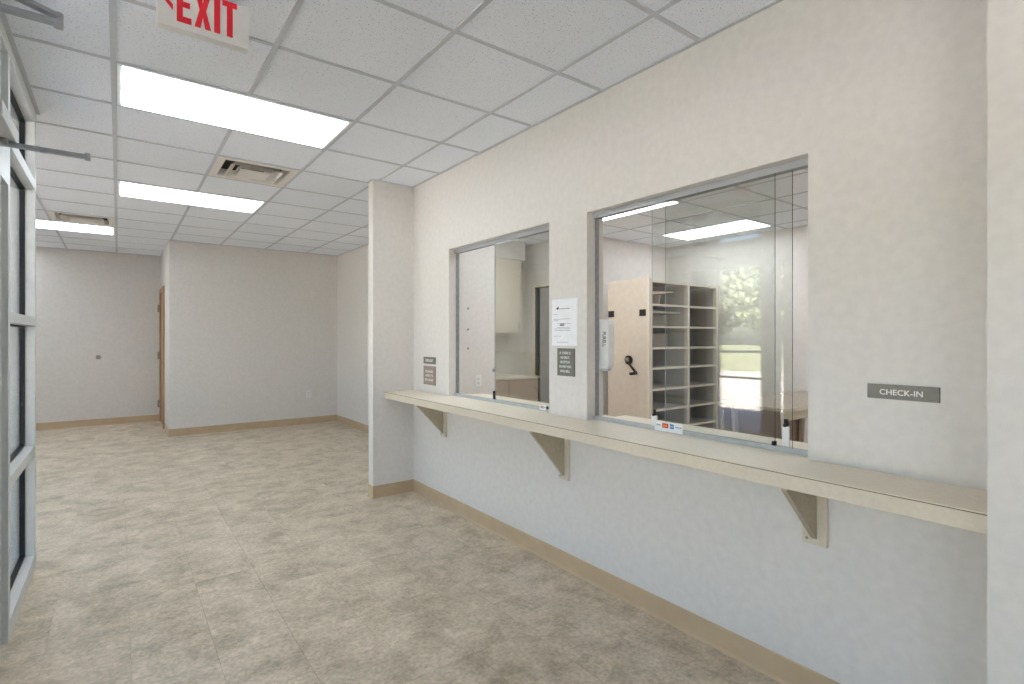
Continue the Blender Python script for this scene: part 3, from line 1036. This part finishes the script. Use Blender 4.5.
# paper notice
pn = thing('paper_notice', 'white printed paper notice taped between the two windows', 'notice', (0, 2.32, 1.48))
m = MB()
py0, py1, pz0, pz1 = 2.217, 2.445, 1.346, 1.628
m.prism([(-0.0015, py1, pz0), (-0.0015, py1, pz1), (-0.0015, py0, pz1), (-0.0030, py0, pz1 - 0.01), (-0.006, py0 + 0.002, pz0)][0:3]
        + [(-0.0030, py0, pz1 - 0.02), (-0.0055, py0 + 0.002, pz0)], (0.0006, 0, 0))
m.build('sheet', M['paper'], pn)
m = MB()
rnd = random.Random(3)
for k, (z, a, b) in enumerate(((1.505, 0.02, 0.17), (1.497, 0.02, 0.06), (1.478, 0.05, 0.17), (1.455, 0.05, 0.17), (1.446, 0.02, 0.17),
                               (1.436, 0.03, 0.17), (1.402, 0.02, 0.09), (1.365, 0.05, 0.15), (1.535, 0.02, 0.06))):
    m.box(-0.0074, -0.0062, py1 - b, py1 - a, z, z + 0.0022)
m.build('print', M['ink'], pn)
MB().box(-0.0074, -0.0062, py1 - 0.115, py1 - 0.075, 1.466, 1.471).box(-0.0074, -0.0062, py1 - 0.115, py1 - 0.08, 1.474, 1.478) \
    .build('print', M['ink_dark'], pn)
MB().prism([(-0.0074, py1 - 0.045, 1.570), (-0.0074, py1 - 0.062, 1.583), (-0.0074, py1 - 0.068, 1.572), (-0.0074, py1 - 0.058, 1.563)], (0.001, 0, 0)) \
    .build('letterhead', M['ink_dark'], pn)
m = MB().box(-0.0074, -0.0062, py1 - 0.165, py1 - 0.072, 1.567, 1.571)
m.build('print', M['ink'], pn)

# =================================================================== SMALL THINGS ON THE FAR WALLS
kn = thing('door_stop', 'small round grey door stop knob on the farthest wall', 'door stop', (-2.40, Y_FAR, 1.08))
MB().tube((-2.40, Y_FAR - 0.0005, 1.085), (-2.40, Y_FAR - 0.008, 1.085), 0.034, 20).build('rose', M['brass'], kn)
MB().tube((-2.40, Y_FAR - 0.008, 1.085), (-2.40, Y_FAR - 0.035, 1.085), 0.026, 20, 0.020).build('bumper', M['alu_dark'], kn)


def outlet(x, y, z, label, slots_only=False):
    o = thing('wall_outlet', label, 'outlet', (x, y, z))
    box('cover_plate', (x - 0.036, x + 0.036, y - 0.006, y - 0.0005, z - 0.058, z + 0.058), M['white'], o, 0.002)
    for dz in (-0.021, 0.021):
        s = MB().tube((x, y - 0.0062, z + dz), (x, y - 0.0085, z + dz), 0.0165, 16).build('socket', M['vent'], o)
        MB().box(x - 0.008, x - 0.005, y - 0.0092, y - 0.0086, z + dz - 0.004, z + dz + 0.006) \
            .box(x + 0.005, x + 0.008, y - 0.0092, y - 0.0086, z + dz - 0.004, z + dz + 0.006) \
            .tube((x, y - 0.0086, z + dz - 0.009), (x, y - 0.0092, z + dz - 0.009), 0.003, 8).build('slots', M['dark'], s)
    return o


outlet(0.316, Y_BACK, 0.48, 'white electrical outlet low on the lobby back wall')
outlet(0.70, Y_PART, 0.968, 'white electrical outlet seen through the open part of the far window')
for (x, z, nm) in ((0.582, 1.68, 'topmost'), (0.582, 1.475, 'middle'), (0.582, 1.29, 'lowest')):
    tag(MB().tube((x, Y_PART - 0.0005, z), (x, Y_PART - 0.006, z), 0.011, 12).build('wall_anchor', M['alu_dark'], None, (x, Y_PART, z)),
        '%s of three grey wall anchors seen through the far window' % nm, 'wall anchor', 'wall anchors above the outlet')

# =================================================================== OFFICE
# mobile shelving unit
SX0, SX1, SY0, SY1, SH = 2.92, 4.345, 4.00, 4.65, 2.10
sh = thing('mobile_shelving', 'tall putty-coloured mobile shelving unit with a crank handle', 'shelving', (SX0, SY0, 0))
box('end_panel', (SX0 - 0.03, SX0, SY0 + 0.02, SY1, 0.03, SH + 0.01), M['shelf_panel'], sh, 0.003)
box('end_panel_edge', (SX0 - 0.032, SX0 - 0.002, SY0, SY0 + 0.0195, 0.03, SH + 0.012), M['shelf'], sh, 0.002)
xm = 3.68
for x, wd in ((SX0 + 0.022, 0.02), (xm, 0.02), (SX1 - 0.02, 0.02)):
    box('upright', (x - wd, x + wd, SY0 + 0.0, SY0 + 0.05, 0.05, SH), M['shelf'], sh)
    box('upright', (x - wd, x + wd, SY1 - 0.05, SY1, 0.05, SH), M['shelf'], sh)
    box('divider_sheet', (x - 0.004, x + 0.004, SY0 + 0.05, SY1 - 0.05, 0.05, SH), M['shelf_in'], sh)
box('plinth', (SX0, SX1, SY0 + 0.02, SY1 - 0.02, 0.0, 0.05), M['gasket'], sh)
shelf_z = [0.06, 0.28, 0.525, 0.775, 1.03, 1.275, 1.535, 1.80, SH - 0.02]
for (xa, xb) in ((SX0 + 0.043, xm - 0.021), (xm + 0.021, SX1 - 0.041)):
    for z in shelf_z:
        b = box('shelf_board', (xa, xb, SY0 + 0.006, SY1 - 0.052, z - 0.004, z + 0.002), M['shelf_in'], sh)
        box('shelf_lip', (xa, xb, SY0 + 0.001, SY0 + 0.0055, z - 0.022, z + 0.002), M['shelf'], b)
    box('back_sheet', (xa, xb, SY1 - 0.05, SY1 - 0.045, 0.06, SH - 0.02), M['shelf_in'], sh)
# crank handle and label holders on the end panel
cy, cz = 4.30, 1.12
ck_ = MB().tube((SX0 - 0.03, cy, cz), (SX0 - 0.055, cy, cz), 0.055, 20).build('crank_hub', M['black'], sh)
MB().tube((SX0 - 0.055, cy, cz), (SX0 - 0.085, cy, cz), 0.03, 16).build('crank_boss', M['brass'], ck_)
MB().prism([(SX0 - 0.075, cy - 0.022, cz - 0.02), (SX0 - 0.075, cy + 0.018, cz + 0.008), (SX0 - 0.075, cy - 0.150, cz - 0.165), (SX0 - 0.075, cy - 0.175, cz - 0.150)],
           (-0.02, 0, 0)).build('crank_arm', M['black'], ck_)
MB().tube((SX0 - 0.09, cy - 0.160, cz - 0.155), (SX0 - 0.20, cy - 0.160, cz - 0.155), 0.018, 12).build('crank_knob', M['black'], ck_)
for y0 in (4.045, 4.545):
    box('label_holder', (SX0 - 0.036, SX0 - 0.0305, y0, y0 + 0.095, 1.655, 1.735), M['black'], sh, 0.001)


# loose shelf dividers left on the shelves
def loose(pts, d, label, mat='shelf'):
    o = MB().prism(pts, d).build('loose_divider', M[mat], None, pts[0])
    return tag(o, label, 'shelf divider', 'loose dividers on the shelving')


zt = 1.802
loose([(2.975, 4.10, zt + 0.002), (2.975, 4.10, zt + 0.155), (3.55, 4.12, zt + 0.185), (3.58, 4.14, zt + 0.175), (3.30, 4.13, zt + 0.145), (3.05, 4.10, zt + 0.115), (3.0, 4.10, zt + 0.002)], (0, 0.35, 0.0),
      'pale metal divider lying crooked on the upper left shelf')
loose([(3.24, 4.13, zt + 0.001), (3.252, 4.13, zt + 0.001), (3.292, 4.13, zt + 0.13), (3.28, 4.13, zt + 0.13)], (0, 0.25, 0),
      'thin pale divider leaning under the crooked one on the upper left shelf')
loose([(3.725, 4.20, zt + 0.001), (3.955, 4.20, zt + 0.001), (3.90, 4.20, zt + 0.24), (3.725, 4.20, zt + 0.27)], (0, 0.012, 0),
      'pale curved divider standing on the upper right shelf')
zt = 1.537
loose([(2.975, 4.06, zt + 0.16), (3.64, 4.10, zt + 0.165), (3.64, 4.10, zt + 0.185), (2.975, 4.06, zt + 0.185)], (0, 0.3, 0),
      'flat pale divider lodged across the second left shelf', 'shelf_in')
for (x0, x1, z, h, nm) in ((3.10, 3.60, 1.537, 0.15, 'second left shelf'), (3.15, 3.62, 1.277, 0.17, 'third left shelf'), (3.78, 3.98, 1.277, 0.2, 'third right shelf')):
    loose([(x0, 4.28, z + 0.0005), (x1, 4.28, z + 0.0005), (x1, 4.28, z + h), (x0 + 0.08, 4.28, z + h)], (0, 0.012, 0),
          'grey divider standing on the %s' % nm, 'shelf_in')

# hand sanitiser dispenser at the far jamb of the near window
dz0, dz1 = 1.215, 1.50
ds = thing('soap_dispenser', 'tall white wall dispenser with dark lettering inside the near window', 'dispenser', (0.15, 2.1, dz0))
m = MB()
dx, dy0, dy1 = 0.100, 2.070, 2.143
m.prism([(dx, dy1, dz0), (dx, dy1, dz1 - 0.0), (dx, dy0 + 0.02, dz1), (dx, dy0, dz1 - 0.03), (dx, dy0 + 0.004, dz0 + 0.02), (dx, dy0 + 0.012, dz0)], (0.044, 0, 0))
m.build('body', M['white'], ds)
box('backplate', (0.102, 0.142, 2.1432, 2.1448, dz0 - 0.01, dz1 - 0.01), M['vent'], ds)
box('push_lever', (dx + 0.005, dx + 0.040, dy0 + 0.014, dy1 - 0.01, dz0 - 0.014, dz0 - 0.0002), M['grey_metal'], ds, 0.003)
lettering('lettering', 'PURELL', 0.085, 0.026, ((dx - 0.0002, 2.105, 1.385), (0, 0, -1), (0, -1, 0)), M['ink_dark'], ds, bold=0.015)

# table with speckled top
tb = thing('office_table', 'office table with a speckled brown top and slanted dark leg', 'table', (3.4, 2.6, 0))
TX0, TX1, TY0, TY1, TZ = 2.62, 4.45, 2.28, 2.97, 0.755
box('table_top', (TX0, TX1, TY0, TY1, TZ - 0.03, TZ), M['granite'], tb)
box('front_edge', (TX0, TX1, TY0 - 0.004, TY0 - 0.0002, TZ - 0.035, TZ + 0.001), M['cabinet'], tb)
box('apron', (TX0 + 0.05, TX1 - 0.05, TY0 + 0.03, TY0 + 0.05, TZ - 0.12, TZ - 0.0305), M['cabinet'], tb)
box('modesty_panel', (TX0 + 0.06, TX1 - 0.06, TY1 - 0.06, TY1 - 0.04, 0.12, TZ - 0.0305), M['brown'], tb)
for x, s in ((TX0 + 0.18, 1), (TX1 - 0.18, -1)):
    for y in (TY0 + 0.08, TY1 - 0.12):
        MB().prism([(x - 0.04, y, TZ - 0.031), (x + 0.03, y, TZ - 0.031), (x + 0.03 + s * 0.05, y, 0.0), (x + s * 0.05, y, 0.0)], (0, 0.035, 0)).build('leg', M['laminate_dark'], tb)
MB().prism([(2.76, TY0 + 0.055, TZ - 0.032), (2.80, TY0 + 0.055, TZ - 0.032), (2.83, TY0 + 0.055, 0.0), (2.80, TY0 + 0.055, 0.0)], (0, 0.02, 0)).build('leg', M['seam'], tb)

# alcove: wall cabinets, base cabinet, filing cabinet beyond the doorway
for k, (x0, x1) in enumerate(((1.05, 1.51), (1.51, 1.97), (1.97, 2.43))):
    nm = ('hidden almond wall cabinet at the left of the alcove row', 'middle almond wall cabinet in the alcove row',
          'almond wall cabinet nearest the open doorway, seen through the far window')[k]
    wc = thing('wall_cabinet', nm, 'cabinet', ((x0 + x1) / 2, 6.2, 1.46), 'almond wall cabinets')
    box('body', (x0 + 0.001, x1 - 0.001, 5.905, 6.199, 1.46, 2.497), M['cabinet'], wc)
    dd = box('door', (x0 + 0.004, x1 - 0.004, 5.883, 5.904, 1.465, 2.47), M['cabinet'], wc, 0.002)
    MB().tube((x1 - 0.05, 5.870, 1.52), (x1 - 0.05, 5.870, 1.60), 0.005, 8).build('handle', M['alu'], dd)
bc = thing('base_cabinet', 'brown base cabinet with a pale worktop in the alcove', 'cabinet', (1.7, 6.0, 0))
box('body', (0.985, 2.52, 5.62, 6.198, 0.0, 0.835), M['brown'], bc)
box('worktop', (0.985, 2.54, 5.60, 6.199, 0.8355, 0.865), M['cabinet'], bc)
for k in range(3):
    x0 = 1.0 + k * 0.505
    dd = box('door', (x0, x0 + 0.495, 5.600, 5.6195, 0.08, 0.82), M['brown'], bc, 0.002)
    MB().tube((x0 + 0.44, 5.590, 0.68), (x0 + 0.44, 5.590, 0.76), 0.005, 8).build('handle', M['alu'], dd)
fc = thing('filing_cabinet', 'grey metal filing cabinet beyond the open doorway', 'filing cabinet', (3.6, 5.75, 0))
box('body', (3.22, 4.1, 5.45, 6.1, 0.0, 1.17), M['grey_metal'], fc, 0.004)
for k in range(4):
    z = 0.03 + k * 0.285
    dr = box('drawer', (3.200, 3.2195, 5.47, 6.08, z, z + 0.27), M['grey_metal'], fc, 0.003)
    box('drawer_handle', (3.185, 3.1995, 5.70, 5.84, z + 0.17, z + 0.19), M['alu_dark'], dr)

# =================================================================== OUTSIDE (seen only as reflections and through the storefront)
struct('ground', MB().box(-18.5, -4.8, -30, 40, -0.14, -0.02).box(-4.8, X_STORE - 0.13, -1.9, 4.2, -0.14, -0.02), M['concrete'],
       'pale concrete apron outside the entry', 'ground')
struct('lawn', MB().box(-90, -18.5, -40, 90, -0.14, 0.0).box(-18.4, -5.2, 13.5, 40, -0.019, -0.004), M['grass'],
       'green lawn beyond the concrete apron', 'lawn')


def tree(x, y, h, r, seed, label):
    t = thing('tree', label, 'tree', (x, y, 0), 'trees beyond the lawn')
    MB().tube((x, y, -0.01), (x, y, h * 0.55), 0.28, 10, 0.16).tube((x, y, h * 0.4), (x + r * 0.4, y, h * 0.7), 0.12, 8, 0.05) \
        .tube((x, y, h * 0.4), (x - r * 0.3, y + r * 0.3, h * 0.7), 0.12, 8, 0.05).build('trunk', M['bark'], t)
    rn = random.Random(seed)
    vs_, fs = [], []
    for k in range(2600):
        while True:
            p = Vector((rn.uniform(-1, 1), rn.uniform(-1, 1), rn.uniform(-1, 1)))
            if 0.25 < p.length < 1.0:
                break
        q = Vector((x + p.x * r, y + p.y * r, h * 0.58 + p.z * h * 0.44))
        a = Vector((rn.gauss(0, 1), rn.gauss(0, 1), rn.gauss(0, 1))).normalized()
        u = a.orthogonal().normalized() * 0.34
        v = a.cross(u) * 0.6
        b = len(vs_)
        vs_ += [q - u, q + v, q + u, q - v]
        fs.append((b, b + 1, b + 2, b + 3))
    me = bpy.data.meshes.new('crown')
    me.from_pydata([tuple(Vector(p) - t.location) for p in vs_], [], fs)
    me.materials.append(M['leaf'])
    o = bpy.data.objects.new('crown', me)
    COL.objects.link(o)
    o.parent = t
    o['kind'] = 'stuff'


for k, (x, y, h, r) in enumerate(((-40, 20, 8.5, 4.2), (-43, 29.5, 9.5, 4.6), (-40, 11.0, 7.5, 4.0), (-46, 39.5, 9.0, 4.8), (-42, 1.8, 8.0, 4.4))):
    tree(x, y, h, r, k, ('leafy green tree beyond the lawn, mirrored mid-pane in the near window', 'tall leafy tree beyond the lawn, next along from the mirrored one',
                         'short leafy tree beyond the lawn opposite the entry', 'leafy tree farthest along the edge of the lawn', 'leafy tree beyond the lawn opposite the camera')[k])
